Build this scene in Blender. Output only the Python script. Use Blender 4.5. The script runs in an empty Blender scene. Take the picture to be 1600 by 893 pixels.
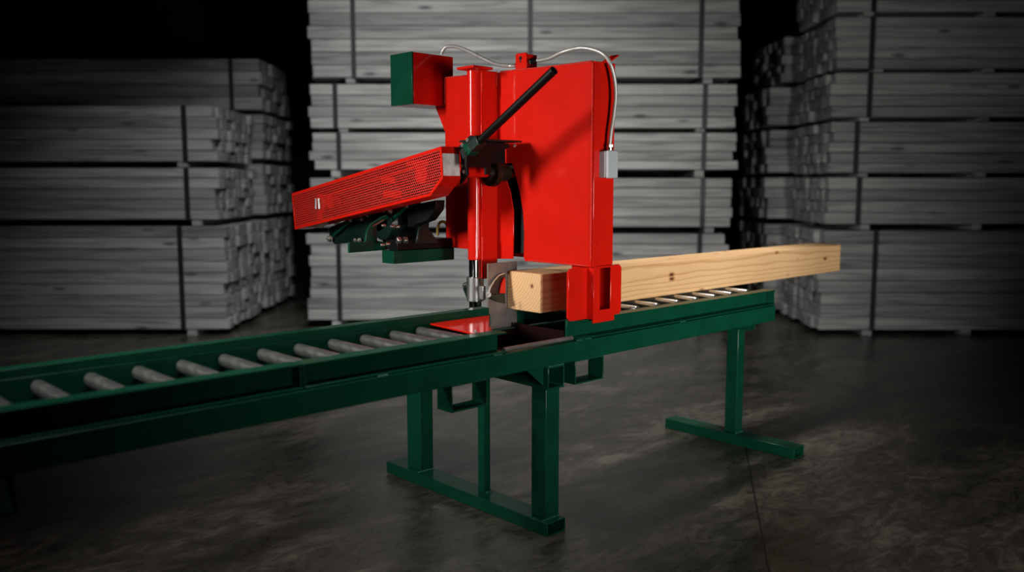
import bpy, bmesh, math, random
from mathutils import Vector, Matrix
random.seed(7)
C = bpy.context.scene.collection
YAW, PIT, FPX, CAMH = 0.813272, 0.1149475, 1367.99, 1.4
FW = Vector((math.cos(YAW)*math.cos(PIT), math.sin(YAW)*math.cos(PIT), -math.sin(PIT)))
RT = Vector((math.sin(YAW), -math.cos(YAW), 0)); UP = RT.cross(FW)
def at(px, py, ax, v):
    """world point on the plane <ax>=v that was surveyed at photo position px,py"""
    d = FW*FPX + RT*(px-800) - UP*(py-446.5)
    i = 'xyz'.index(ax); o = Vector((0, 0, CAMH))
    return o + d*((v-o[i])/d[i])

# ------------------------------------------------------------------ materials
def new_mat(name):
    m = bpy.data.materials.new(name); m.use_nodes = True
    nt = m.node_tree; b = nt.nodes['Principled BSDF']
    return m, nt, b
def N(nt, typ, **kw):
    n = nt.nodes.new(typ)
    for k, v in kw.items():
        if k in n.inputs: n.inputs[k].default_value = v
        else: setattr(n, k, v)
    return n
def ramp(nt, fac, stops):
    r = nt.nodes.new('ShaderNodeValToRGB'); e = r.color_ramp.elements
    while len(e) < len(stops): e.new(0.5)
    for el, (p, c) in zip(e, stops):
        el.position = p; el.color = (*c, 1) if len(c) == 3 else c
    nt.links.new(fac, r.inputs[0]); return r.outputs[0]
def math_node(nt, op, a, b=None, c=None):
    n = nt.nodes.new('ShaderNodeMath'); n.operation = op
    for i, v in enumerate((a, b, c)):
        if v is None: continue
        if isinstance(v, (int, float)): n.inputs[i].default_value = v
        else: nt.links.new(v, n.inputs[i])
    return n.outputs[0]
def paint(name, col, rough=.3, metal=0, var=.12, scale=9, coat=0, spec=.5, bump=.0):
    m, nt, b = new_mat(name)
    tc = N(nt, 'ShaderNodeTexCoord'); no = N(nt, 'ShaderNodeTexNoise', Scale=scale, Detail=4.0)
    nt.links.new(tc.outputs['Object'], no.inputs['Vector'])
    lo = tuple(c*(1-var) for c in col); hi = tuple(min(1, c*(1+var)) for c in col)
    nt.links.new(ramp(nt, no.outputs['Fac'], [(.3, lo), (.7, hi)]), b.inputs['Base Color'])
    rr = math_node(nt, 'MULTIPLY_ADD', no.outputs['Fac'], .16, rough-.08)
    nt.links.new(rr, b.inputs['Roughness'])
    b.inputs['Metallic'].default_value = metal
    b.inputs['Coat Weight'].default_value = coat
    b.inputs['Specular IOR Level'].default_value = spec
    if bump:
        n2 = N(nt, 'ShaderNodeTexNoise', Scale=120.0, Detail=2.0); nt.links.new(tc.outputs['Object'], n2.inputs['Vector'])
        bp = N(nt, 'ShaderNodeBump', Strength=bump, Distance=.002)
        nt.links.new(n2.outputs['Fac'], bp.inputs['Height']); nt.links.new(bp.outputs['Normal'], b.inputs['Normal'])
    return m
M = {}
M['red'] = paint('red_enamel', (.66, .0105, .004), .5, var=.06, coat=.6, spec=.04)
M['red'].node_tree.nodes['Principled BSDF'].inputs['Coat Roughness'].default_value = .07
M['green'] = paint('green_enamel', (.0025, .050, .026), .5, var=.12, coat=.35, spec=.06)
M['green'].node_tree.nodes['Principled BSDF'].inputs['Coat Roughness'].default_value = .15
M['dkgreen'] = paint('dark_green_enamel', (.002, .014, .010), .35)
M['black'] = paint('black_oxide_steel', (.0035, .004, .004), .4, spec=.25)
M['steel'] = paint('roller_steel', (.50, .50, .49), .24, metal=.88, var=.25, scale=30)
M['chrome'] = paint('chrome_shaft', (.62, .62, .60), .12, metal=1, var=.03)
M['collar'] = paint('machined_aluminium', (.62, .62, .62), .38, metal=1, var=.06)
M['plate'] = paint('raw_steel_plate', (.26, .23, .215), .5, metal=.7, var=.2, scale=14)
M['bolt'] = paint('zinc_bolt', (.7, .68, .62), .3, metal=1)
M['grey'] = paint('grey_plastic', (.42, .46, .47), .45, var=.03)
M['conduit'] = paint('conduit_metal', (.50, .49, .46), .4, metal=.45, var=.1, scale=40)
M['weld'] = paint('painted_weld', (.72, .05, .035), .25, var=.2, scale=80)
M['gweld'] = paint('painted_green_weld', (.02, .10, .07), .25, var=.2, scale=80)
M['rust'] = paint('rusty_spring_steel', (.05, .028, .02), .5, metal=.4)
M['shaded_red'] = paint('shade_darkened_red', (.010, .001, .001), .6, spec=.1)  # tray red darkened: shade inside the gap is put into the colour
M['wall'] = paint('dark_wall', (.010, .010, .010), .9)
M['yellow'] = paint('yellow_rubber', (.35, .22, .03), .4)
M['bandage'] = paint('strap_band', (.012, .012, .013), .5)
M['brass'] = paint('bronze_flange', (.022, .016, .010), .4, metal=.4, spec=.3)
M['label'] = paint('worn_white_paint', (.86, .80, .78), .4, var=.25, scale=26)
M['blade'] = paint('dark_blade_steel', (.02, .02, .021), .45, metal=.5)

def perforated():
    m, nt, b = new_mat('perforated_red_sheet')
    tc = N(nt, 'ShaderNodeTexCoord'); mp = N(nt, 'ShaderNodeMapping')
    mp.inputs['Rotation'].default_value = (math.radians(9.3), 0, 0)
    nt.links.new(tc.outputs['Object'], mp.inputs['Vector'])
    sp = N(nt, 'ShaderNodeSeparateXYZ'); nt.links.new(mp.outputs['Vector'], sp.inputs[0])
    p = .0128
    zz = math_node(nt, 'DIVIDE', sp.outputs['Z'], p*.866)
    row = math_node(nt, 'FLOOR', zz)
    off = math_node(nt, 'MULTIPLY', math_node(nt, 'FLOORED_MODULO', row, 2.0), .5)
    yy = math_node(nt, 'ADD', math_node(nt, 'DIVIDE', sp.outputs['Y'], p), off)
    fy = math_node(nt, 'MULTIPLY', math_node(nt, 'SUBTRACT', math_node(nt, 'FRACT', yy), .5), p)
    fz = math_node(nt, 'MULTIPLY', math_node(nt, 'SUBTRACT', math_node(nt, 'FRACT', zz), .5), p*.866)
    d = math_node(nt, 'SQRT', math_node(nt, 'ADD', math_node(nt, 'MULTIPLY', fy, fy), math_node(nt, 'MULTIPLY', fz, fz)))
    solid = math_node(nt, 'GREATER_THAN', d, .0051)
    nt.links.new(solid, b.inputs['Alpha'])
    b.inputs['Base Color'].default_value = (.72, .03, .02, 1); b.inputs['Roughness'].default_value = .42
    return m
M['mesh'] = perforated()

def lumber():
    m, nt, b = new_mat('weathered_grey_board')
    tc = N(nt, 'ShaderNodeTexCoord'); oi = N(nt, 'ShaderNodeObjectInfo')
    mp = N(nt, 'ShaderNodeMapping'); mp.inputs['Scale'].default_value = (.9, 9, 16)
    add = N(nt, 'ShaderNodeVectorMath', operation='ADD')
    cmb = N(nt, 'ShaderNodeCombineXYZ')
    r9 = math_node(nt, 'MULTIPLY', oi.outputs['Random'], 37.0)
    nt.links.new(r9, cmb.inputs[0]); nt.links.new(r9, cmb.inputs[2])
    nt.links.new(tc.outputs['Object'], add.inputs[0]); nt.links.new(cmb.outputs[0], add.inputs[1])
    nt.links.new(add.outputs[0], mp.inputs['Vector'])
    n1 = N(nt, 'ShaderNodeTexNoise', Scale=1.6, Detail=5.0, Distortion=.6); nt.links.new(mp.outputs['Vector'], n1.inputs['Vector'])
    mp2 = N(nt, 'ShaderNodeMapping'); mp2.inputs['Scale'].default_value = (1.6, 6, 6); nt.links.new(add.outputs[0], mp2.inputs['Vector'])
    vo = N(nt, 'ShaderNodeTexVoronoi', Scale=1.1); nt.links.new(mp2.outputs['Vector'], vo.inputs['Vector'])
    knot = ramp(nt, vo.outputs['Distance'], [(.05, (.25,)*3), (.16, (1,)*3)])
    base = ramp(nt, n1.outputs['Fac'], [(.3, (.17, .17, .165)), (.5, (.32, .32, .315)), (.72, (.42, .42, .41))])
    mx = N(nt, 'ShaderNodeMix', data_type='RGBA', blend_type='MULTIPLY'); mx.inputs[0].default_value = 1
    nt.links.new(base, mx.inputs[6]); nt.links.new(knot, mx.inputs[7])
    va = ramp(nt, oi.outputs['Random'], [(0, (.62,)*3), (1, (1.12,)*3)])
    mx2 = N(nt, 'ShaderNodeMix', data_type='RGBA', blend_type='MULTIPLY'); mx2.inputs[0].default_value = 1
    nt.links.new(mx.outputs[2], mx2.inputs[6]); nt.links.new(va, mx2.inputs[7])
    nt.links.new(mx2.outputs[2], b.inputs['Base Color']); b.inputs['Roughness'].default_value = .75
    return m
M['board'] = lumber()

def timber_wood():
    m, nt, b = new_mat('fresh_timber')
    tc = N(nt, 'ShaderNodeTexCoord')
    mp = N(nt, 'ShaderNodeMapping'); mp.inputs['Scale'].default_value = (.16, 1, 1)
    mp.inputs['Rotation'].default_value = (0, .02, .018)
    nt.links.new(tc.outputs['Object'], mp.inputs['Vector'])
    n0 = N(nt, 'ShaderNodeTexNoise', Scale=5.0, Detail=3.0); nt.links.new(mp.outputs['Vector'], n0.inputs['Vector'])
    sub = N(nt, 'ShaderNodeVectorMath', operation='SUBTRACT'); sub.inputs[1].default_value = (.5, .5, .5)
    nt.links.new(n0.outputs['Color'], sub.inputs[0])
    scl = N(nt, 'ShaderNodeVectorMath', operation='SCALE'); scl.inputs['Scale'].default_value = .05
    nt.links.new(sub.outputs[0], scl.inputs[0])
    ad = N(nt, 'ShaderNodeVectorMath', operation='ADD'); nt.links.new(mp.outputs['Vector'], ad.inputs[0]); nt.links.new(scl.outputs[0], ad.inputs[1])
    sp = N(nt, 'ShaderNodeSeparateXYZ'); nt.links.new(ad.outputs[0], sp.inputs[0])
    y = math_node(nt, 'SUBTRACT', sp.outputs['Y'], .10); z = math_node(nt, 'SUBTRACT', sp.outputs['Z'], .115)
    rad = math_node(nt, 'SQRT', math_node(nt, 'ADD', math_node(nt, 'MULTIPLY', y, y), math_node(nt, 'MULTIPLY', z, z)))
    fr = math_node(nt, 'FRACT', math_node(nt, 'MULTIPLY', rad, 74.0))
    ring = ramp(nt, fr, [(0, (.86, .56, .285)), (.6, (.84, .54, .27)), (.86, (.66, .38, .16)), (1, (.85, .55, .28))])
    n2 = N(nt, 'ShaderNodeTexNoise', Scale=2.2, Detail=3.0); nt.links.new(tc.outputs['Object'], n2.inputs['Vector'])
    tint = ramp(nt, n2.outputs['Fac'], [(.3, (.88, .84, .78)), (.7, (1, 1, 1))])
    mp3 = N(nt, 'ShaderNodeMapping'); mp3.inputs['Scale'].default_value = (5.0, 12, 11); nt.links.new(tc.outputs['Object'], mp3.inputs['Vector'])
    vo = N(nt, 'ShaderNodeTexVoronoi', Scale=1.0); nt.links.new(mp3.outputs['Vector'], vo.inputs['Vector'])
    kn = ramp(nt, vo.outputs['Distance'], [(.06, (.20, .09, .05)), (.10, (.66, .54, .44)), (.17, (1, 1, 1))])
    a = ring
    for t in (tint, kn):
        mx = N(nt, 'ShaderNodeMix', data_type='RGBA', blend_type='MULTIPLY'); mx.inputs[0].default_value = 1
        nt.links.new(a, mx.inputs[6]); nt.links.new(t, mx.inputs[7]); a = mx.outputs[2]
    nt.links.new(a, b.inputs['Base Color']); b.inputs['Roughness'].default_value = .6
    return m
M['timber'] = timber_wood()

def concrete():
    m, nt, b = new_mat('polished_concrete')
    tc = N(nt, 'ShaderNodeTexCoord')
    mp = N(nt, 'ShaderNodeMapping'); mp.inputs['Rotation'].default_value = (0, 0, math.radians(43)); mp.inputs['Scale'].default_value = (1.0, 2.0, 1)
    nt.links.new(tc.outputs['Object'], mp.inputs['Vector'])
    n1 = N(nt, 'ShaderNodeTexNoise', Scale=1.3, Detail=8.0, Roughness=.66, Distortion=.9); nt.links.new(mp.outputs['Vector'], n1.inputs['Vector'])
    n2 = N(nt, 'ShaderNodeTexNoise', Scale=5.5, Detail=7.0, Roughness=.7, Distortion=1.6); nt.links.new(mp.outputs['Vector'], n2.inputs['Vector'])
    mixf = math_node(nt, 'ADD', math_node(nt, 'MULTIPLY', n1.outputs['Fac'], .55), math_node(nt, 'MULTIPLY', n2.outputs['Fac'], .45))
    col = ramp(nt, mixf, [(.38, (.016, .014, .0105)), (.5, (.048, .043, .034)), (.62, (.125, .112, .090))])
    sp = N(nt, 'ShaderNodeSeparateXYZ'); nt.links.new(tc.outputs['Object'], sp.inputs[0])
    def line(px, py, deg, w):
        nx, ny = -math.sin(math.radians(deg)), math.cos(math.radians(deg))
        d = math_node(nt, 'ADD', math_node(nt, 'MULTIPLY', sp.outputs['X'], nx), math_node(nt, 'MULTIPLY', sp.outputs['Y'], ny))
        d = math_node(nt, 'ABSOLUTE', math_node(nt, 'SUBTRACT', math_node(nt, 'ADD', d, math_node(nt, 'MULTIPLY', math_node(nt, 'SUBTRACT', n2.outputs['Fac'], .5), .012)), px*nx+py*ny))
        return math_node(nt, 'GREATER_THAN', d, w)
    j = math_node(nt, 'MULTIPLY', line(4.038, 2.45, 34.8, .004), line(4.248, 3.109, -55.2, .003))
    mx = N(nt, 'ShaderNodeMix', data_type='RGBA', blend_type='MULTIPLY'); mx.inputs[0].default_value = 1
    nt.links.new(col, mx.inputs[6]); nt.links.new(ramp(nt, j, [(0, (.22,)*3), (1, (1,)*3)]), mx.inputs[7])
    nt.links.new(mx.outputs[2], b.inputs['Base Color'])
    rr = math_node(nt, 'MULTIPLY_ADD', n2.outputs['Fac'], .34, .13); nt.links.new(rr, b.inputs['Roughness'])
    b.inputs['Specular IOR Level'].default_value = .5
    bp = N(nt, 'ShaderNodeBump', Strength=.22, Distance=.01); nt.links.new(n2.outputs['Fac'], bp.inputs['Height']); nt.links.new(bp.outputs['Normal'], b.inputs['Normal'])
    return m
M['floor'] = concrete()

# ------------------------------------------------------------------ mesh builder
class MB:
    def __init__(s): s.bm = bmesh.new()
    def box(s, x0, x1, y0, y1, z0, z1):
        v = [s.bm.verts.new((x, y, z)) for x in (x0, x1) for y in (y0, y1) for z in (z0, z1)]
        for f in ((0,1,3,2),(4,6,7,5),(0,4,5,1),(2,3,7,6),(0,2,6,4),(1,5,7,3)): s.bm.faces.new([v[i] for i in f])
        return s
    def prism(s, poly, vec):
        """poly: list of 3-D points in one plane, swept along vec"""
        vec = Vector(vec); a = [s.bm.verts.new(Vector(p)) for p in poly]; b = [s.bm.verts.new(Vector(p)+vec) for p in poly]
        n = len(a); s.bm.faces.new(a); s.bm.faces.new(b[::-1])
        for i in range(n): s.bm.faces.new((a[i], b[i], b[(i+1) % n], a[(i+1) % n]))
        return s
    def ring_prism(s, outer, inner, vec):
        """closed wall between two outlines with the same point count, swept along vec"""
        vec = Vector(vec); n = len(outer)
        A = [[s.bm.verts.new(Vector(p)+k*vec) for p in L] for k in (0, 1) for L in (outer, inner)]
        o0, i0, o1, i1 = A
        for i in range(n):
            j = (i+1) % n
            for q in ((o0[i], o0[j], i0[j], i0[i]), (o1[i], i1[i], i1[j], o1[j]), (o0[i], o1[i], o1[j], o0[j]), (i0[i], i0[j], i1[j], i1[i])): s.bm.faces.new(q)
        return s
    def rtube(s, axis, a0, a1, b0, b1, c0, c1, t):
        """hollow rectangular tube along axis; b,c are the two other axes in order"""
        def P(b, c): return {'x': (a0, b, c), 'y': (b, a0, c), 'z': (b, c, a0)}[axis]
        o = [P(b0, c0), P(b1, c0), P(b1, c1), P(b0, c1)]; i = [P(b0+t, c0+t), P(b1-t, c0+t), P(b1-t, c1-t), P(b0+t, c1-t)]
        d = [0, 0, 0]; d['xyz'.index(axis)] = a1-a0
        return s.ring_prism(o, i, d)
    def cyl(s, p0, p1, r0, r1=None, n=32, hollow=None):
        p0, p1 = Vector(p0), Vector(p1); r1 = r0 if r1 is None else r1
        q = (p1-p0).to_track_quat('Z', 'Y')
        def circ(p, r): return [p + q @ Vector((r*math.cos(2*math.pi*k/n), r*math.sin(2*math.pi*k/n), 0)) for k in range(n)]
        if hollow: return s.ring_prism(circ(p0, r0), circ(p0, hollow), p1-p0)
        a = [s.bm.verts.new(c) for c in circ(p0, r0)]; b = [s.bm.verts.new(c) for c in circ(p1, r1)]
        s.bm.faces.new(a[::-1]); s.bm.faces.new(b)
        for i in range(n): s.bm.faces.new((a[i], a[(i+1) % n], b[(i+1) % n], b[i]))
        return s
    def lathe(s, p0, p1, prof, n=32):
        """prof: list of (t along p0-p1 in metres, radius)"""
        p0, p1 = Vector(p0), Vector(p1); ax = (p1-p0).normalized(); q = ax.to_track_quat('Z', 'Y'); prev = None
        for k, (t, r) in enumerate(prof):
            c = [s.bm.verts.new(p0+ax*t+q @ Vector((r*math.cos(2*math.pi*i/n), r*math.sin(2*math.pi*i/n), 0))) for i in range(n)]
            if prev is None: s.bm.faces.new(c[::-1])
            else:
                for i in range(n): s.bm.faces.new((prev[i], prev[(i+1) % n], c[(i+1) % n], c[i]))
            prev = c
        s.bm.faces.new(prev); return s
    def obox(s, p0, p1, side, w, h):
        p0, p1 = Vector(p0), Vector(p1); ax = (p1-p0).normalized(); sd = Vector(side); sd = (sd-ax*sd.dot(ax)).normalized(); u = ax.cross(sd)
        return s.prism([p0+sd*a*w/2+u*b*h/2 for a, b in ((-1,-1),(1,-1),(1,1),(-1,1))], p1-p0)
    def tube(s, pts, r, n=14, rib=0, step=.004):
        pts = [Vector(p) for p in pts]; P = []
        for i in range(len(pts)-1):
            a, b, c, d = pts[max(0, i-1)], pts[i], pts[i+1], pts[min(len(pts)-1, i+2)]
            m = max(2, int((c-b).length/step))
            for k in range(m):
                t = k/m; P.append(.5*((2*b)+(c-a)*t+(2*a-5*b+4*c-d)*t*t+(3*b-a-3*c+d)*t**3))
        P.append(pts[-1]); prev = None; nrm = Vector((.31, .2, .93))
        for k, p in enumerate(P):
            tg = (P[min(k+1, len(P)-1)]-P[max(k-1, 0)]).normalized()
            nrm = (nrm-tg*nrm.dot(tg)).normalized(); bn = tg.cross(nrm); rr = r*(1-rib*(k % 2))
            c = [s.bm.verts.new(p+(nrm*math.cos(2*math.pi*i/n)+bn*math.sin(2*math.pi*i/n))*rr) for i in range(n)]
            if prev is None: s.bm.faces.new(c[::-1])
            else:
                for i in range(n): s.bm.faces.new((prev[i], prev[(i+1) % n], c[(i+1) % n], c[i]))
            prev = c
        s.bm.faces.new(prev); return s
    def weld(s, p0, p1, r=.005):
        p0, p1 = Vector(p0), Vector(p1); n = max(2, int((p1-p0).length/(r*1.3)))
        for k in range(n+1):
            p = p0.lerp(p1, k/n)+Vector([random.uniform(-.15, .15)*r for _ in range(3)])
            bmesh.ops.create_icosphere(s.bm, subdivisions=1, radius=r*random.uniform(.75, 1.15), matrix=Matrix.Translation(p))
        return s
    def bolt(s, p, d, r=.009, h=.008):
        d = Vector(d).normalized(); p = Vector(p)
        s.cyl(p, p+d*h*.35, r*1.5, n=20); s.cyl(p+d*h*.35, p+d*h*1.3, r, n=6); s.cyl(p+d*h*1.3, p+d*h*1.9, r*.5, n=12)
        return s
    def build(s, name, mat, parent=None, bevel=0, seg=2, smooth=35):
        bm = s.bm; bmesh.ops.recalc_face_normals(bm, faces=bm.faces)
        off = Vector((0, 0, 0)); q = parent
        while q is not None: off += q.location; q = q.parent
        # each part gets its own origin at the middle of its bounds
        cs = [v.co for v in bm.verts]
        mid = Vector([(min(c[i] for c in cs)+max(c[i] for c in cs))/2 for i in range(3)])
        keep = mat.name in ('perforated_red_sheet', 'polished_concrete')
        org = off if (keep and parent) else (Vector((0, 0, 0)) if keep else mid)
        bmesh.ops.translate(bm, verts=bm.verts, vec=-org)
        me = bpy.data.meshes.new(name); bm.to_mesh(me); bm.free()
        me.materials.append(mat)
        for p in me.polygons: p.use_smooth = True
        me.set_sharp_from_angle(angle=math.radians(smooth))
        o = bpy.data.objects.new(name, me); C.objects.link(o)
        if parent is not None: o.parent = parent
        o.location = org-off
        if bevel:
            b = o.modifiers.new('bevel', 'BEVEL'); b.width = bevel; b.segments = seg; b.limit_method = 'ANGLE'; b.angle_limit = math.radians(40)
            b.harden_normals = False
        return o
def welds(parent, mat, *segs):
    for a, b, r in segs: MB().weld(a, b, r).build('weld_bead', mat, parent)
def thing(name, label, cat, loc, rz=0, group=None):
    o = bpy.data.objects.new(name, None); C.objects.link(o); o.location = loc; o.rotation_euler = (0, 0, rz)
    o.empty_display_size = .1; o['label'] = label; o['category'] = cat
    if group: o['group'] = group
    return o

# ------------------------------------------------------------------ setting (aligned with the aisle of lumber)
A = YAW-math.pi/2
def aisle(u, v, z): return Vector((u*RT.x+v*math.cos(YAW), u*RT.y+v*math.sin(YAW), z))
def struct(name, u0, u1, v0, v1, z0, z1, mat):
    o = MB().prism([aisle(u0, v0, z0), aisle(u1, v0, z0), aisle(u1, v1, z0), aisle(u0, v1, z0)], (0, 0, z1-z0)).build(name, mat)
    o['kind'] = 'structure'; return o
U0, U1, V0, V1, ZT = -9.5, 9.5, -5.0, 14.5, 6.5
struct('floor', U0, U1, V0, V1, -.1, 0, M['floor'])
struct('ceiling', U0, U1, V0, V1, ZT, ZT+.1, M['wall'])
struct('wall_back', U0, U1, V1, V1+.1, 0, ZT, M['wall'])
struct('wall_front', U0, U1, V0-.1, V0, 0, ZT, M['wall'])
struct('wall_left', U0-.1, U0, V0, V1, 0, ZT, M['wall'])
struct('wall_right', U1, U1+.1, V0, V1, 0, ZT, M['wall'])

# ------------------------------------------------------------------ lumber packs
def board_mesh(L, w, h, k):
    mb = MB(); bm = mb.bm; rnd = random.Random(k*91+int(L*100))
    x = [-L/2, L/2]
    mb.box(-L/2, L/2, -w/2, w/2, -h/2, h/2)
    for v in bm.verts: v.co += Vector((rnd.uniform(-.004, .004), rnd.uniform(-.003, .003), rnd.uniform(-.002, .002)))
    bmesh.ops.bevel(bm, geom=list(bm.edges), offset=.004, segments=1, affect='EDGES')
    bmesh.ops.recalc_face_normals(bm, faces=bm.faces)
    me = bpy.data.meshes.new('board'); bm.to_mesh(me); bm.free(); me.materials.append(M['board']); return me
def lumber_pack(label, u0, u1, v0, v1, z0, z1, rows, cols, straps, drop, group, rag=.028):
    """boards lie along u; z0..z1 is the pack, 'drop' the height of the bearers under it"""
    if z0 > .2: drop -= .006
    root = thing('lumber_pack', label, 'lumber pack', aisle((u0+u1)/2, v0, z0-drop), A, group)
    um, L = (u0+u1)/2, u1-u0; h = (z1-z0)/rows; w = (v1-v0)/cols
    var = [board_mesh(L*.995, w*.95, h*.955, k) for k in range(3)]
    for r in range(rows):
        for c in range(cols):
            o = bpy.data.objects.new('board', var[random.randrange(3)]); C.objects.link(o); o.parent = root
            o.location = (random.uniform(-rag, rag), (c+.5)*w+random.uniform(-.004, .004), drop+(r+.5)*h)
    for su in straps:
        s = su-um; t = .003; a = .022
        s_mb = MB()
        y0, y1, b0, b1 = -.010, v1-v0+.010, drop-.001, drop+z1-z0+.001
        s_mb.ring_prism([(s-a, y0-t, b0-t), (s-a, y1+t, b0-t), (s-a, y1+t, b1+t), (s-a, y0-t, b1+t)],
                        [(s-a, y0, b0), (s-a, y1, b0), (s-a, y1, b1), (s-a, y0, b1)], (2*a, 0, 0))
        o = s_mb.build('strap', M['bandage']); o.parent = root
        q = s+random.choice((-.08, .03))
        bo = MB().box(q, q+.085, 0.0, v1-v0-.03, 0, drop-.0045).build('bearer', M['board']); bo.parent = root
    for q in ((u0-um)+.35*L,):
        bo = MB().box(q, q+.085, .02, v1-v0-.03, 0, drop-.001).build('bearer', M['board']); bo.parent = root
    return root
g = 'strapped packs of grey lumber'
def stack(side, u0, u1, v0, v1, packs, jit=0):
    for (z0, z1, rows, cols, straps, du, drop, label) in packs:
        lumber_pack(label, u0+du, u1+du, v0, v1, z0, z1, rows, cols, straps, drop, g)
# left, front: bottom pack is twice as tall
stack('left', -6.6, -2.69, 8.1, 9.3, [
    (.055, 1.021, 9, 9, (-3.07, -5.6), .03, .055, 'tall grey lumber pack on the floor, bottom of the nearer left stack'),
    (1.078, 1.555, 5, 9, (-2.985, -5.6), -.02, .057, 'grey lumber pack in the middle of the nearer left stack'),
    (1.611, 2.115, 5, 9, (-2.985, -5.6), -.02, .056, 'grey lumber pack topping the nearer left stack')], 0)
stack('left', -6.6, -2.69, 9.55, 10.75, [
    (.055, 1.021, 8, 8, (-3.1,), .0, .055, 'lumber pack at the floor of the rear left stack, only its end showing'),
    (1.078, 1.62, 5, 8, (-3.1,), .02, .057, 'second lumber pack up in the rear left stack, only its end showing'),
    (1.68, 2.15, 5, 8, (-3.0,), .02, .06, 'third lumber pack up in the rear left stack, just under its top one'),
    (2.20, 2.735, 4, 8, (-3.0,), .0, .05, 'dim lumber pack topping the rear left stack, above the nearer one')], 0)
stack('centre', -1.93, 2.16, 8.5, 9.7, [
    (.08, .928, 8, 8, (-1.685, 1.82), -.06, .08, 'tall grey lumber pack at the foot of the centre stack, behind the conveyor'),
    (.991, 1.465, 5, 8, (-1.685, 1.84), -.01, .063, 'centre-stack lumber pack second from the floor, right behind the mesh guard'),
    (1.545, 1.896, 4, 8, (-1.66, 1.84), .0, .08, 'thin lumber pack third from the floor in the centre stack'),
    (1.939, 2.354, 4, 8, (-1.685, 1.84), .0, .043, 'centre-stack lumber pack directly under the topmost one'),
    (2.412, 3.25, 7, 8, (-1.50, .173, 1.79), .0, .058, 'tall topmost lumber pack of the centre stack, with three dark straps')], 0)
stack('right', 2.91, 6.8, 8.1, 9.2, [
    (.051, .98, 8, 8, (3.364, 5.9), -.05, .051, 'tall lumber pack on the floor, bottom of the nearer right stack'),
    (1.039, 1.467, 4, 8, (3.188, 5.9), -.01, .059, 'lumber pack second from the floor in the nearer right stack'),
    (1.508, 1.971, 5, 8, (3.147, 5.9), .0, .041, 'lumber pack third from the floor in the nearer right stack'),
    (2.011, 2.411, 4, 8, (3.247, 5.9), .0, .04, 'lumber pack fourth from the floor in the nearer right stack'),
    (2.445, 2.901, 5, 8, (3.247, 5.9), .02, .034, 'lumber pack second from the top in the nearer right stack'),
    (2.946, 3.45, 5, 8, (3.247, 5.9), .0, .045, 'topmost lumber pack of the nearer right stack, cut by the picture edge')], 0)
stack('right', 2.72, 6.6, 9.45, 10.6, [
    (.051, .98, 8, 7, (3.3,), .0, .051, 'dark lumber pack on the floor in the rear right stack'),
    (1.039, 1.48, 4, 7, (3.3,), .0, .059, 'dark lumber pack second from the floor in the rear right stack'),
    (1.53, 1.98, 5, 7, (3.3,), .0, .05, 'dark lumber pack third from the floor in the rear right stack'),
    (2.03, 2.43, 4, 7, (3.3,), .0, .05, 'dark lumber pack second from the top in the rear right stack'),
    (2.48, 2.95, 5, 7, (3.3,), .14, .05, 'dark topmost lumber pack of the rear right stack')], 0)

# ------------------------------------------------------------------ roller conveyor
conv = thing('roller_conveyor', 'long dark green roller conveyor on T-foot stands, running under the red saw', 'conveyor', (1.8, 2.58, 0))
G = M['green']
XL, XR, GX0, GX1 = -.9, 4.15, 2.215, 2.60
YF, YN = 2.37, 2.432            # outer edge and inner face of the near rail
def channel(mb, x0, x1):
    mb.box(x0, x1, YN-.010, YN, .772, .852)
    mb.box(x0, x1, YF, YN-.0101, .845, .852)
    mb.box(x0, x1, YF-.002, YN-.0101, .772, .779)
mb = MB(); channel(mb, XL, 1.352); mb.build('near_rail', G, conv, .0015)
mb = MB(); channel(mb, 1.358, GX0); mb.build('near_rail', G, conv, .0015)
mb = MB(); channel(mb, GX1, XR); mb.build('near_rail', G, conv, .0015)
mb = MB(); mb.box(1.346, 1.352, YF+.004, YN-.0101, .7795, .8445); mb.box(1.358, 1.364, YF+.004, YN-.0101, .7795, .8445)
j = mb.build('joint_plate', G, conv, .001)
mb = MB()
for z in (.795, .83): MB().bolt((1.346, YF+.018, z), (-1, 0, 0), .005, .005).build('bolt', M['dkgreen'], j)
mb = MB(); mb.box(XR-.006, XR, YF+.004, YN-.0101, .7795, .8445); j = mb.build('end_plate', G, conv, .001)
welds(j, M['gweld'], ((XR-.012, YF+.010, .7745), (XR-.035, YF+.010, .7745), .004))
mb = MB(); mb.rtube('x', XL, XR-.008, YF-.008, YF+.07, .690, .770, .004); mb.build('side_tube', G, conv, .003)
# weld tacks along the seam
for x in (1.63, 2.15, 2.60, 2.65, 3.31): welds(conv, M['gweld'], ((x, YF-.003, .7715), (x+.035, YF-.003, .7715), .0035))
# far rail, a little taller: it is the fence the timber slides along
mb = MB(); mb.box(2.4805, 2.8595, 2.79, 2.798, .772, .851); mb.build('far_rail', G, conv, .0015)
for x0, x1 in ((XL, 2.48), (2.86, XR-.02)):
    mb = MB(); q = .025 if x0 > 2.7 else 0; mb.box(x0, x1, 2.765+q, 2.773+q, .772, .878); mb.box(x0, x1, 2.7731+q, 2.818+q*.1, .871, .878); mb.box(x0, x1, 2.7571+q, 2.7649+q, .772, .851)
    mb.build('far_rail', G, conv, .0015)
mb = MB(); mb.rtube('x', XL, XR-.02, 2.7575, 2.818, .690, .770, .004); mb.build('side_tube', G, conv, .003)
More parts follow.
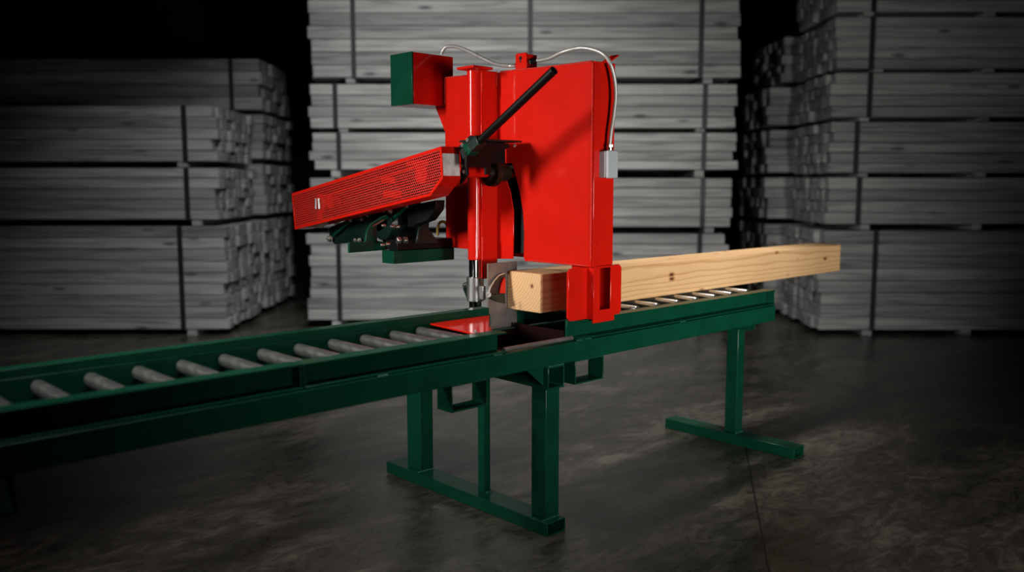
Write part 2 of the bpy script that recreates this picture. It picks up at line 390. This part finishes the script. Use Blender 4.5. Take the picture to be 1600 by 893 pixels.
# rollers
def roller(x, ztop, r=.0215, y0=2.436, y1=2.752):
    L = y1-y0
    mb = MB(); mb.lathe((x, y0, ztop-r), (x, y1, ztop-r), [(0, .007), (.006, .007), (.006, r-.006), (.009, r-.002), (.016, r), (L-.016, r), (L-.009, r-.002), (L-.006, r-.006), (L-.006, .007), (L, .007)], 40)
    return mb.build('roller', M['steel'], conv)
for x in [.708-.141*k for k in (3, 2, 1)]+[.708, .852, .992, 1.130, 1.272, 1.410, 1.550, 1.688, 1.826, 1.961, 2.088]: roller(x, .843)
for x in (2.83, 2.955, 3.087, 3.237, 3.394, 3.545, 3.70, 3.85, 4.0): roller(x, .860, .0165)
# cut-out in the middle
mb = MB(); mb.cyl((GX0-.005, YF+.012, .783), (GX1-.012, YF+.012, .783), .0085, n=16); mb.build('guide_rod', M['plate'], conv)['label'] = 'bare steel rod'
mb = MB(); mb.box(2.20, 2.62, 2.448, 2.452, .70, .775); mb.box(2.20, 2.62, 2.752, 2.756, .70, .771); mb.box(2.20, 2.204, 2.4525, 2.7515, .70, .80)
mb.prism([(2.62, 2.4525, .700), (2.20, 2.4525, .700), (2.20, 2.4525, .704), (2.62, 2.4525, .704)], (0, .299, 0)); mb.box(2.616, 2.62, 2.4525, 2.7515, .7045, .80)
mb.build('chip_tray', M['shaded_red'], conv)['label'] = 'red tray below the cut, shade painted into its colour'
# red steel table beside the blade
zt = .842
pl = [at(671.6, 507.2, 'z', zt), (2.47, 2.752, zt), (2.30, 2.565, zt), (2.19, 2.44, zt), (2.117, 2.44, zt)]
mb = MB(); mb.prism([Vector((p[0], min(p[1], 2.752), zt)) for p in pl], (0, 0, .006)); mb.prism([(2.30, 2.565, zt-.001), (2.19, 2.44, zt-.001), (2.21, 2.437, zt-.05), (2.32, 2.56, zt-.05)], (.004, -.004, 0))
j = mb.build('cutting_table', M['red'], conv, .0015); j['label'] = 'red steel table plate between rollers and blade'
mb = MB(); mb.bolt(at(743, 519, 'z', zt+.006), (0, 0, 1), .007, .005); mb.build('bolt', M['bolt'], j)
# fork-lift pockets
for x0, x1 in ((1.948, 2.122), (2.60, 2.779), (.375, .549)):
    mb = MB(); mb.rtube('y', YF+.004, YF+.088, x0, x1, .587, .688, .006); j = mb.build('forklift_pocket', G, conv, .002)
    welds(j, M['gweld'], ((x0+.01, YF+.002, .6885), (x1-.01, YF+.002, .6885), .0035))
# middle stand
mb = MB(); mb.rtube('y', 2.352, 3.36, 2.42, 2.515, .597, .6885, .006); j = mb.build('cross_tube', G, conv, .003)
welds(j, M['gweld'], ((2.425, 2.357, .6895), (2.51, 2.357, .6895), .0045))
mb = MB(); mb.prism([(2.325, 2.378, .689), (2.4195, 2.378, .689), (2.4195, 2.378, .612)], (0, .006, 0)); mb.build('gusset', G, conv)
mb = MB(); mb.rtube('y', 2.345, 3.445, 2.412, 2.518, 0, .0565, .005); j = mb.build('foot', G, conv, .004)
welds(j, M['gweld'], ((2.42, 2.378, .058), (2.51, 2.378, .058), .0045), ((2.42, 3.2, .058), (2.51, 3.2, .058), .0045), ((2.47, 2.775, .058), (2.50, 2.775, .058), .0045))
mb = MB(); mb.rtube('z', .057, .5965, 2.437, 2.5145, 2.38, 2.462, .005); mb.build('leg', G, conv, .006)
mb = MB(); mb.rtube('z', .057, .5965, 2.44, 2.5145, 3.205, 3.31, .005); mb.build('leg', G, conv, .006)
mb = MB(); mb.rtube('z', .057, .5965, 2.462, 2.5, 2.782, 2.822, .004); mb.build('brace', G, conv, .004)
# end stands
for xc in (4.1, -.55):
    mb = MB(); mb.rtube('y', 2.175, 2.99, xc-.05, xc+.05, 0, .0565, .005); j = mb.build('foot', G, conv, .004)
    welds(j, M['gweld'], ((xc-.03, 2.533, .058), (xc+.035, 2.533, .058), .0045))
    mb = MB(); mb.rtube('z', .057, .6295, xc-.03, xc+.035, 2.535, 2.605, .005); mb.build('leg', G, conv, .004)
    mb = MB(); mb.rtube('y', 2.47, 2.80, xc-.028, xc+.032, .630, .6895, .005); mb.build('cross_tube', G, conv, .003)

# ------------------------------------------------------------------ timber being cut
tb = MB(); tb.box(2.597, 5.28, 2.573, 2.777, .8615, 1.028)
tim = tb.build('timber_beam', M['timber'], None, .004)
tim['label'] = 'thick pale timber with square ends lying on the rollers through the saw'; tim['category'] = 'timber'

# ------------------------------------------------------------------ the saw
saw = thing('timber_saw', 'red crosscut saw with tall flat blade housing and tilted mesh belt guard over the conveyor', 'saw', (2.62, 2.9, .69))
R = M['red']
PX = 2.65
# blade housing: big side plate with the curved slot
arc_i = [(801, 404), (802, 365), (802, 330), (797, 300), (788, 273), (783, 255)]
arc_o = [(800, 255), (806, 275), (812, 300), (817, 330), (819, 365), (818, 402)]
def Q(px, py, x=PX): p = at(px, py, 'x', x); return (p.y, p.z)
face = [(2.34, 1.878), (3.262, 1.897), (3.262, 1.103), (3.12, 1.103), (3.05, 1.098), Q(770, 404)]
slot = [Q(*p) for p in arc_i] + [Q(*p) for p in arc_o]
face += slot + [(2.72, 1.070), (2.34, 1.070)]
mb = MB(); mb.prism([(PX, y, z) for y, z in face], (.006, 0, 0))
hs = mb.build('housing_plate', R, saw, .0012)
mb = MB(); mb.box(PX+.0061, 2.80, 2.357, 3.262, 1.882, 1.888); mb.box(2.794, 2.80, 2.357, 3.262, 1.07, 1.8819); mb.box(PX+.0061, 2.7939, 3.256, 3.262, 1.105, 1.8819)
mb.build('housing_shell', R, saw, .0012)
mb = MB(); mb.box(2.692, 2.80, 2.350, 2.3565, 1.07, 1.888); mb.box(2.6562, 2.6915, 2.334, 2.3565, 1.07, 1.884)
ep = mb.build('end_plate', R, saw, .005, 3)
mb = MB(); mb.cyl((2.69, 2.822, 1.457), (2.694, 2.822, 1.457), .36, n=96); bl = mb.build('saw_blade', M['blade'], saw); bl['label'] = 'round steel saw blade inside the red housing'
# near leg with slot, and the bracket plate it passes through
def leg_poly(x0, x1, z0, z1, sx0, sx1, sz0, sz1, y):
    o = [(x0, y, z0), (x1, y, z0), (x1, y, z1), (x0, y, z1)]; i = [(sx0, y, sz0), (sx1, y, sz0), (sx1, y, sz1), (sx0, y, sz1)]
    return o, i
o, i = leg_poly(2.667, 2.80, .838, 1.0695, 2.708, 2.775, .890, 1.062, 2.338)
mb = MB(); mb.ring_prism(o, i, (0, .008, 0)); mb.box(2.667, 2.675, 2.3461, 2.46, .8535, 1.0695); mb.box(2.792, 2.80, 2.3461, 2.46, .8535, 1.0695); mb.box(2.6751, 2.7919, 2.454, 2.46, .8535, 1.0695)
mb.build('slotted_leg', R, saw, .002)
mb = MB()
x0, x1, z0, z1, c = 2.553, 2.885, .8535, 1.066, .014
for pz in ([(x0+c, z0), (2.6665, z0), (2.6665, z1), (x0+c, z1), (x0, z1-c), (x0, z0+c)], [(2.8005, z0), (x1-c, z0), (x1, z0+c), (x1, z1-c), (x1-c, z1), (2.8005, z1)]):
    MB().prism([(x, 2.372, z) for x, z in pz], (0, .010, 0)).build('guide_plate', R, saw, .002)
# welds
welds(hs, M['weld'], ((PX-.001, 2.345, 1.880), (PX-.001, 2.87, 1.891), .0035), ((PX-.001, 3.0, 1.894), (PX-.001, 3.255, 1.898), .0035),
      ((PX-.001, 2.340, 1.875), (PX-.001, 2.340, 1.10), .0035), ((PX-.001, 2.36, 1.074), (PX-.001, 2.70, 1.074), .003), ((PX-.001, 3.259, 1.89), (PX-.001, 3.259, 1.78), .004))
# column
CX, CY = 2.55, 2.935
mb = MB(); mb.cyl((CX, CY, 1.070), (CX, CY, 1.893), .032, n=48, hollow=.0285); col = mb.build('column', R, saw, .001, smooth=50)
mb = MB(); mb.box(2.487, 2.60, 2.868, 2.98, 1.8935, 1.905); mb.build('cap_plate', R, col, .003)
mb = MB(); mb.box(2.556, PX-.0005, 2.896, 2.903, .985, 1.892); mb.build('column_web', R, col, .002)
welds(col, M['weld'], ((2.557, 2.8945, 1.075), (2.557, 2.8945, 1.17), .0045), ((2.557, 2.8945, 1.80), (2.557, 2.8945, 1.88), .0035), ((PX-.006, 2.893, 1.89), (PX-.006, 2.893, 1.83), .0035))
mb = MB(); mb.cyl((CX, CY, .760), (CX, CY, 1.30), .028, n=40); sh = mb.build('slide_shaft', M['chrome'], saw, smooth=50)
mb = MB(); mb.cyl((CX, CY, .885), (CX, CY, .992), .0385, n=48, hollow=.0285); mb.box(CX-.008, CX+.008, CY-.062, CY-.037, .895, .955)
mb.build('clamp_collar', M['collar'], sh, .002, smooth=50)
mb = MB(); mb.prism([(CX-.006, CY+.038, .975), (CX-.006, CY+.078, .955), (CX-.006, CY+.078, .93), (CX-.006, CY+.05, .885), (CX-.006, CY+.038, .885)], (.012, 0, 0)); lg = mb.build('clamp_lug', M['dkgreen'], sh, .002)
mb = MB(); mb.bolt((CX-.006, CY+.062, .952), (-1, 0, 0), .008, .008); mb.build('bolt', M['bolt'], lg)
mb = MB(); mb.box(2.47, 2.63, 2.87, 3.0, .742, .7595); mb.box(2.44, 2.6, 2.8185, 3.30, .6895, .7419); mb.build('column_base', G, saw, .003)
# steel fence plate behind the timber
mb = MB(); mb.box(2.485, 2.658, 2.7782, 2.7842, .779, 1.066); fp = mb.build('fence_plate', M['plate'], saw, .001); fp['label'] = 'bare steel fence plate behind the timber end'
mb = MB()
curve = [(762, 459), (765, 448), (771, 437), (778, 429), (786, 426), (790, 429)]
cp = [at(*p, 'y', 2.770) for p in curve]
mb.prism([Vector(p) for p in cp]+[at(789, 459, 'y', 2.770)], (0, .006, 0)); dg = mb.build('curved_guard', M['rust'], saw, .001)
MB().prism([Vector((p.x, 2.766, p.z)) for p in cp]+[Vector((p.x+.0045, 2.766, p.z-.005)) for p in cp[::-1]], (0, .0115, 0)).build('guard_lit_edge', M['collar'], dg, .0005)  # pale metal strip stands for light catching the guard's top edge
mb = MB(); mb.prism([at(*p, 'y', 2.754) for p in ((767, 460), (789, 459), (790, 474), (778, 471), (768, 466))], (0, .023, 0)); mb.build('guard_bracket', M['dkgreen'], saw, .001)
mb = MB(); mb.bolt(at(763, 460, 'y', 2.74), (-.3, -1, 0), .008, .008); mb.build('bolt', M['bolt'], saw)
mb = MB(); mb.prism([at(*p, 'y', 2.758) for p in ((788, 433), (783, 445), (781, 458), (790, 458), (790, 436))], (0, .008, 0)); mb.build('stop_finger', R, saw, .001)
# junction box
mb = MB(); mb.box(2.474, 2.709, 3.27, 3.435, 1.768, 2.0); jb = mb.build('junction_box', R, saw, .002)
mb = MB(); mb.box(2.466, 2.4738, 3.27, 3.437, 1.767, 2.002); jl = mb.build('box_lid', G, jb, .0015); jl['label'] = 'green lid of the red junction box'
mb = MB(); mb.prism([(2.655, 3.2625, 1.768), (2.655, 3.34, 1.7675), (2.655, 3.2625, 1.64)], (.008, 0, 0)); mb.box(2.655, 2.70, 3.2625, 3.2695, 1.70, 1.88); mb.build('box_bracket', R, jb, .001)
# lifting lug
mb = MB(); mb.prism([(PX+.001, y, z) for y, z in ((2.782, 1.8885), (2.782, 1.95), (2.776, 1.958), (2.721, 1.957), (2.715, 1.949), (2.715, 1.8885))], (.012, 0, 0)); lu = mb.build('lifting_lug', R, saw, .0015)
mb = MB(); mb.cyl((PX-.0005, 2.75, 1.936), (PX+.0012, 2.75, 1.936), .008, n=16); mb.cyl((PX-.0005, 2.75, 1.923), (PX+.0012, 2.75, 1.923), .004, n=12); mb.build('lug_hole', M['black'], lu)
mb = MB(); mb.box(PX+.0131, PX+.062, 2.712, 2.718, 1.8885, 1.95); mb.build('perforated_tab', R, lu, .001)
# conduit
jx = 2.69
pa = [at(690, 84, 'y', 3.30), at(692, 79, 'y', 3.29), at(698, 73, 'y', 3.27), at(712, 73, 'y', 3.21), at(730, 79, 'y', 3.13), at(752, 90, 'y', 3.03), at(775, 100, 'y', 2.93), at(797, 103, 'y', 2.80), at(806, 102, 'y', 2.795)]
cd = MB(); cd.tube(pa, .0085, rib=.14); cd.build('conduit', M['conduit'], saw, smooth=60)
pb = [at(828, 97, 'y', 2.70), at(838, 95, 'y', 2.68), at(858, 91, 'y', 2.60), at(880, 81, 'y', 2.52), at(905, 75, 'y', 2.45), at(925, 77, 'y', 2.39), at(942, 84, 'y', 2.34), at(953, 98, 'y', 2.315), at(960, 122, 'y', 2.31), at(962, 150, 'y', 2.31), at(959, 180, 'y', 2.315), at(955, 205, 'y', 2.318), at(953, 226, 'y', 2.32), at(953, 240, 'y', 2.32)]
cd = MB(); cd.tube(pb, .0085, rib=.14); c2 = cd.build('conduit', M['conduit'], saw, smooth=60)
p0, p1 = Vector(pb[0]), Vector(pb[1])
mb = MB(); mb.cyl(p0, p1, .0105, n=20); mb.build('conduit_fitting', M['black'], c2)
p0, p1 = Vector(pb[-2]), Vector(pb[-1])
mb = MB(); mb.cyl(p0, p0.lerp(p1, .8), .0125, n=20); mb.cyl(p0+(p0-p1)*.0, p0.lerp(p1, .25), .015, n=6); mb.build('conduit_fitting', M['bolt'], c2)
mb = MB(); e = at(953, 90, 'y', 2.34)
mb.prism([(e.x-.030, 2.318, e.z-.018), (e.x+.028, 2.318, e.z+.013), (e.x+.028, 2.36, e.z+.013), (e.x-.030, 2.36, e.z-.018)], (.003, 0, -.006)); mb.prism([(e.x+.024, 2.352, e.z+.008), (e.x+.028, 2.352, e.z-.03), (e.x-.028, 2.352, e.z-.03), (e.x-.028, 2.352, e.z-.024)], (0, .006, 0)); mb.build('conduit_clip', R, saw, .001)
# switch box
mb = MB(); mb.box(2.702, 2.7625, 2.3115, 2.3495, 1.428, 1.535); sb = mb.build('switch_box', M['grey'], saw, .005, 3); sb['label'] = 'small pale grey switch box on the red housing end'
mb = MB(); mb.box(2.700, 2.7645, 2.298, 2.3105, 1.426, 1.537); mb.build('box_cover', M['grey'], sb, .005, 3)
# belt guard
gp = [(4.055, 1.356), (2.832, 1.557), (2.824, 1.425), (2.907, 1.354), (4.033, 1.172)]
def inset(poly, d):
    n = len(poly); out = []; cy = sum(p[0] for p in poly)/n; cz = sum(p[1] for p in poly)/n
    for k in range(n):
        a, b, c = Vector(poly[k-1]), Vector(poly[k]), Vector(poly[(k+1) % n])
        e1, e2 = (b-a).normalized(), (c-b).normalized(); n1, n2 = Vector((-e1.y, e1.x)), Vector((-e2.y, e2.x))
        if n1.dot(Vector((cy, cz))-b) < 0: n1 = -n1
        if n2.dot(Vector((cy, cz))-b) < 0: n2 = -n2
        m = (n1+n2); m /= m.dot(n1); out.append(tuple(b+m*d))
    return out
g0, g1, g2 = 2.282, 2.376, 2.372
gi, gj = inset(gp, .004), inset(gp, .012)
mb = MB(); mb.ring_prism([(g0, *p) for p in gp], [(g0, *p) for p in gi], (g1-g0, 0, 0)); mb.ring_prism([(g0-.002, *p) for p in gp], [(g0-.002, *p) for p in gj], (.0019, 0, 0))
bg = mb.build('belt_guard', R, saw, .0012)
mb = MB(); mb.prism([(g0+.0005, *p) for p in gi], (.0012, 0, 0)); mb.build('mesh_panel', M['mesh'], bg)['label'] = 'perforated red sheet'
mb = MB(); mb.prism([(g1-.006, *p) for p in inset(gp, .0045)], (.005, 0, 0)); mb.build('back_panel', M['dkgreen'], bg)
mb = MB(); mb.prism([(g0+.002, 2.8305, 1.528), (g1-.004, 2.8305, 1.528), (g1-.004, 2.8250, 1.437), (g0+.002, 2.8250, 1.437)], (0, -.0012, .0001)); mb.build('end_patch', M['label'], bg)['label'] = 'worn white patch on the guard end'
ax = Vector((0, 4.055-2.832, 1.356-1.557)).normalized()
def along(y, off, x):     # a point on the guard, measured along its top edge
    t = (y-2.832)/ax.y; return Vector((x, y, 1.557+ax.z*t-off))
for y, off, r in ((3.80, .088, .045), (3.72, .094, .032), (2.99, .085, .042)):
    c = along(y, off, g0+.012); mb = MB(); mb.cyl(c, c+Vector((.05, 0, 0)), r, n=40); mb.cyl(c+Vector((-.004, 0, 0)), c, r*.4, n=16); mb.build('pulley', R, bg, .002)
for a, b2 in ((.050, .058), (.128, .136)):
    mb = MB(); mb.obox(along(3.02, a, g0+.03), along(3.84, b2, g0+.03), (1, 0, 0), .03, .008); mb.build('drive_belt', M['red'] if a < .1 else M['black'], bg)
mb = MB(); c = along(3.80, .088, g0+.006); mb.box(c.x, c.x+.004, c.y-.022, c.y+.022, c.z-.078, c.z-.04); mb.box(c.x, c.x+.004, 3.12, 3.26, along(3.19, .135, 0).z-.02, along(3.19, .135, 0).z+.012); mb.box(c.x, c.x+.004, 3.17, 3.27, along(3.22, .07, 0).z-.016, along(3.22, .07, 0).z+.012); mb.box(c.x, c.x+.004, 2.93, 3.08, along(3.0, .035, 0).z-.012, along(3.0, .035, 0).z+.01); mb.build('inner_stay', R, bg)
for dy in (-.016, .016):
    mb = MB(); mb.cyl(c+Vector((-.011, dy, -.028)), c+Vector((-.011, dy*.8, .024)), .0065, n=14); mb.build('shaft_key', M['bolt'], bg)
# arbor, bearing plates and feed lever
def Zp(zx, zy, ox, oy, s): return (ox+zx*s, oy+zy*s)
bp_ = [(270, 360), (400, 235), (470, 240), (500, 290), (390, 470), (360, 520), (370, 690), (340, 740), (280, 810), (300, 640), (290, 480)]
mb = MB(); mb.prism([at(*Zp(a, b, 680, 180, .1344), 'x', 2.386) for a, b in bp_], (.012, 0, 0)); bpl = mb.build('bearing_plate', M['black'], saw, .002)
mb = MB()
for a, b in ((375, 285), (315, 345), (305, 420), (345, 460), (310, 550), (315, 585), (335, 655)): MB().bolt(at(*Zp(a, b, 680, 180, .1344), 'x', 2.386), (-1, 0, 0), .0052, .004).build('bolt', M['bolt'], bpl)
ac = at(744.5, 269.4, 'x', 2.47)
mb = MB(); mb.cyl((2.398, ac.y, ac.z), (2.71, ac.y, ac.z), .0205, n=32); ar = mb.build('arbor', M['red'], saw, smooth=50)
mb = MB(); mb.lathe((2.525, ac.y, ac.z), (2.60, ac.y, ac.z), [(0, .03), (.02, .034), (.02, .058), (.045, .06), (.05, .056), (.05, .038), (.12, .036)], 40); mb.build('bearing_flange', M['brass'], ar)
web = [(362, 430), (530, 300), (860, 330), (870, 372), (720, 430), (655, 480), (640, 690), (590, 690), (590, 600), (362, 600)]
mb = MB(); mb.prism([at(*Zp(a, b, 680, 180, .1344), 'y', 2.735) for a, b in web], (0, .012, 0)); mb.build('carriage_web', M['black'], saw, .001)
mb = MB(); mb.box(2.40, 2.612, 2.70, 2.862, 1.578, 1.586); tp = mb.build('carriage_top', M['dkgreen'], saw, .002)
mb = MB(); mb.box(2.42, 2.60, 2.79, 2.85, 1.49, 1.5775); mb.build('carriage_block', M['black'], saw, .002)
mb = MB(); mb.bolt((2.60, 2.734, 1.566), (0, -1, 0), .006, .006); mb.build('bolt', M['bolt'], tp)
l0, l1 = at(733, 236, 'x', 2.36), at(866, 109.5, 'x', 2.36); ld = (l1-l0).normalized()
mb = MB(); mb.cyl(l0, l1, .0165, n=28, hollow=.0135); lv = mb.build('lever', M['black'], saw, .001, smooth=50); lv['label'] = 'long black feed lever'
mb = MB(); s0 = l0-ld*.03; mb.obox(s0, l0+ld*.085, (1, 0, 0), .044, .044); mb.build('lever_socket', M['dkgreen'], lv, .003)
mb = MB(); mb.obox(l0+ld*.0, l0+ld*.03, (1, 0, 0), .05, .05); mb.build('socket_band', M['green'], lv, .002)
# motor shelf and tensioning gear under the guard
mb = MB(); mb.box(2.298, PX-.0005, 3.20, 3.29, 1.048, 1.105); mb.build('motor_shelf', G, saw, .002)
mb = MB(); mb.box(2.33, PX-.0005, 3.215, 3.33, 1.106, 1.150); mb.build('shelf_rail', M['black'], saw, .002)
s4 = (500, 300, .1375)
ear = [(335, 570), (335, 690), (770, 655), (775, 570), (640, 550), (605, 510), (605, 405), (730, 330), (790, 290), (760, 258), (700, 285), (590, 360), (540, 430), (525, 510), (520, 565)]
mb = MB(); mb.prism([at(*Zp(a, b, *s4), 'y', 3.31) for a, b in ear], (0, .014, 0)); mb.build('pivot_bracket', G, saw, .0015)
mb = MB(); a, b = at(*Zp(600, 385, *s4), 'y', 3.305), at(*Zp(725, 315, *s4), 'y', 3.305); mb.cyl(a, b, .004, n=12); mb.build('adjusting_rod', M['bolt'], saw)
mb = MB(); mb.box(2.25, 2.29, 3.312, 3.335, 1.12, 1.22); mb.build('bracket_post', M['dkgreen'], saw, .002)
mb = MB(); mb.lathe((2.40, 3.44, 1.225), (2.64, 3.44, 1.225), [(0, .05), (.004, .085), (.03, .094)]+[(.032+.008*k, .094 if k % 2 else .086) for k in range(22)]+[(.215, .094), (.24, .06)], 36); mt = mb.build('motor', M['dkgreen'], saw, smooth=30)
tri = [(1195, 340), (1350, 580), (1090, 590), (1130, 400)]
mb = MB(); mb.prism([at(*Zp(a, b, *s4), 'y', 3.20) for a, b in tri], (0, .012, 0)); mb.build('motor_gusset', M['dkgreen'], saw, .002)
mb = MB(); mb.prism([at(*Zp(a, b, *s4), 'x', 2.42) for a, b in ((990, 190), (1110, 130), (1320, 90), (1310, 200), (1220, 320), (1000, 400))], (.05, 0, 0)); mb.build('swing_arm', M['black'], saw, .002)
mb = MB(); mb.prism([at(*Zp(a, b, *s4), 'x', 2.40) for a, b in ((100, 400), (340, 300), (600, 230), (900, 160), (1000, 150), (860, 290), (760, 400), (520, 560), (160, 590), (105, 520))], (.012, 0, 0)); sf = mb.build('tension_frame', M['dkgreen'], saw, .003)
mb = MB(); p = at(*Zp(150, 500, *s4), 'x', 2.385); q = at(*Zp(340, 330, *s4), 'x', 2.385); mb.cyl(p, q, .007, n=12); mb.build('tension_rod', M['green'], sf); mb = MB(); p2 = at(*Zp(820, 310, *s4), 'x', 2.385); q2 = at(*Zp(980, 165, *s4), 'x', 2.385); mb.cyl(p2, q2, .009, n=12); mb.build('tension_rod', M['green'], sf)
mb = MB()
for a, b, r in ((170, 350, .005), (345, 322, .008), (470, 310, .007), (540, 268, .006), (115, 530, .012), (450, 545, .007), (400, 545, .006), (720, 212, .006), (800, 220, .009), (985, 160, .006), (35, 385, .004)): MB().bolt(at(*Zp(a, b, *s4), 'x', 2.385), (-1, -.3, 0), r, r).build('bolt', M['bolt'], sf)
mb = MB()
for a, b, r in ((870, 545, .017), (945, 545, .017), (800, 390, .009), (860, 395, .008), (700, 380, .008), (690, 600, .008), (750, 590, .009)): p = at(*Zp(a, b, *s4), 'y', 3.205); MB().cyl(p, p+Vector((.018, -.006, 0)), r, n=6).build('lock_nut', M['bolt'], saw, .001)
mb = MB(); mb.tube([at(*p, 'y', 3.27) for p in ((684, 368), (684, 356), (688, 347), (695, 347), (699, 354), (699, 368))], .007, n=12); mb.build('hose_loop', M['yellow'], saw)['label'] = 'yellow hose loop'

# ------------------------------------------------------------------ lamps and added fill lights
def area(name, loc, tgt, sx, sy, power, col=(1, 1, 1), spread=180):
    l = bpy.data.lights.new(name, 'AREA'); l.shape = 'RECTANGLE'; l.size = sx; l.size_y = sy; l.energy = power; l.color = col; l.spread = math.radians(spread)
    o = bpy.data.objects.new(name, l); C.objects.link(o); o.location = loc
    o.rotation_euler = (Vector(tgt)-Vector(loc)).to_track_quat('-Z', 'Y').to_euler(); return o
area('key_softbox', (-.5, 3.55, 2.2), (2.6, 2.75, 1.35), .4, .8, 21, (1, .96, .91), 80)
area('front_softbox', (1.75, -1.2, 1.05), (4.1, 2.55, 1.12), .7, .7, 22, (1, .96, .92), 60)
area('rail_fill', (.6, -1.1, .8), (1.8, 2.4, .62), .5, .3, .85, (1, .98, .96), 34)  # added weak fill, lifts the left stretch of the near rail
area('overhead_fill', (3.95, 2.95, 2.75), (3.95, 2.70, 1.0), 1.9, .25, 4.3, (1, .96, .92), 36)  # added unseen light to brighten the top of the timber
area('infeed_fill', (1.3, 2.2, 2.4), (1.35, 2.5, .8), 1.8, .2, 3.2, (1, .98, .96), 50)  # added unseen light for rollers, flanges and ledges on the infeed side
area('stack_fill', aisle(-.5, 4.4, 5.0), aisle(-.65, 8.5, -.3), 1.2, .5, 60, (1, .995, .98), 78)  # added light aimed at the lumber stacks, not a fixture of the aisle
w = bpy.data.worlds.new('World'); bpy.context.scene.world = w; w.use_nodes = True
w.node_tree.nodes['Background'].inputs[0].default_value = (.9, .95, 1, 1); w.node_tree.nodes['Background'].inputs[1].default_value = .011

# ------------------------------------------------------------------ camera
cam = bpy.data.cameras.new('camera'); co = bpy.data.objects.new('camera', cam); C.objects.link(co)
cam.sensor_width = 36; cam.lens = FPX/1600*36; co.location = (0, 0, CAMH)
co.rotation_euler = (math.pi/2-PIT, 0, YAW-math.pi/2)
cam.clip_start = .05; cam.clip_end = 60
cam.dof.use_dof = True; cam.dof.focus_distance = 3.75; cam.dof.aperture_fstop = cam.lens/1000/.028
sc = bpy.context.scene; sc.camera = co
vs = sc.view_settings
sc.display_settings.display_device = 'sRGB'
vs.view_transform = 'Standard'; vs.look = 'None'; vs.gamma = 1; vs.exposure = 0; vs.use_curve_mapping = False
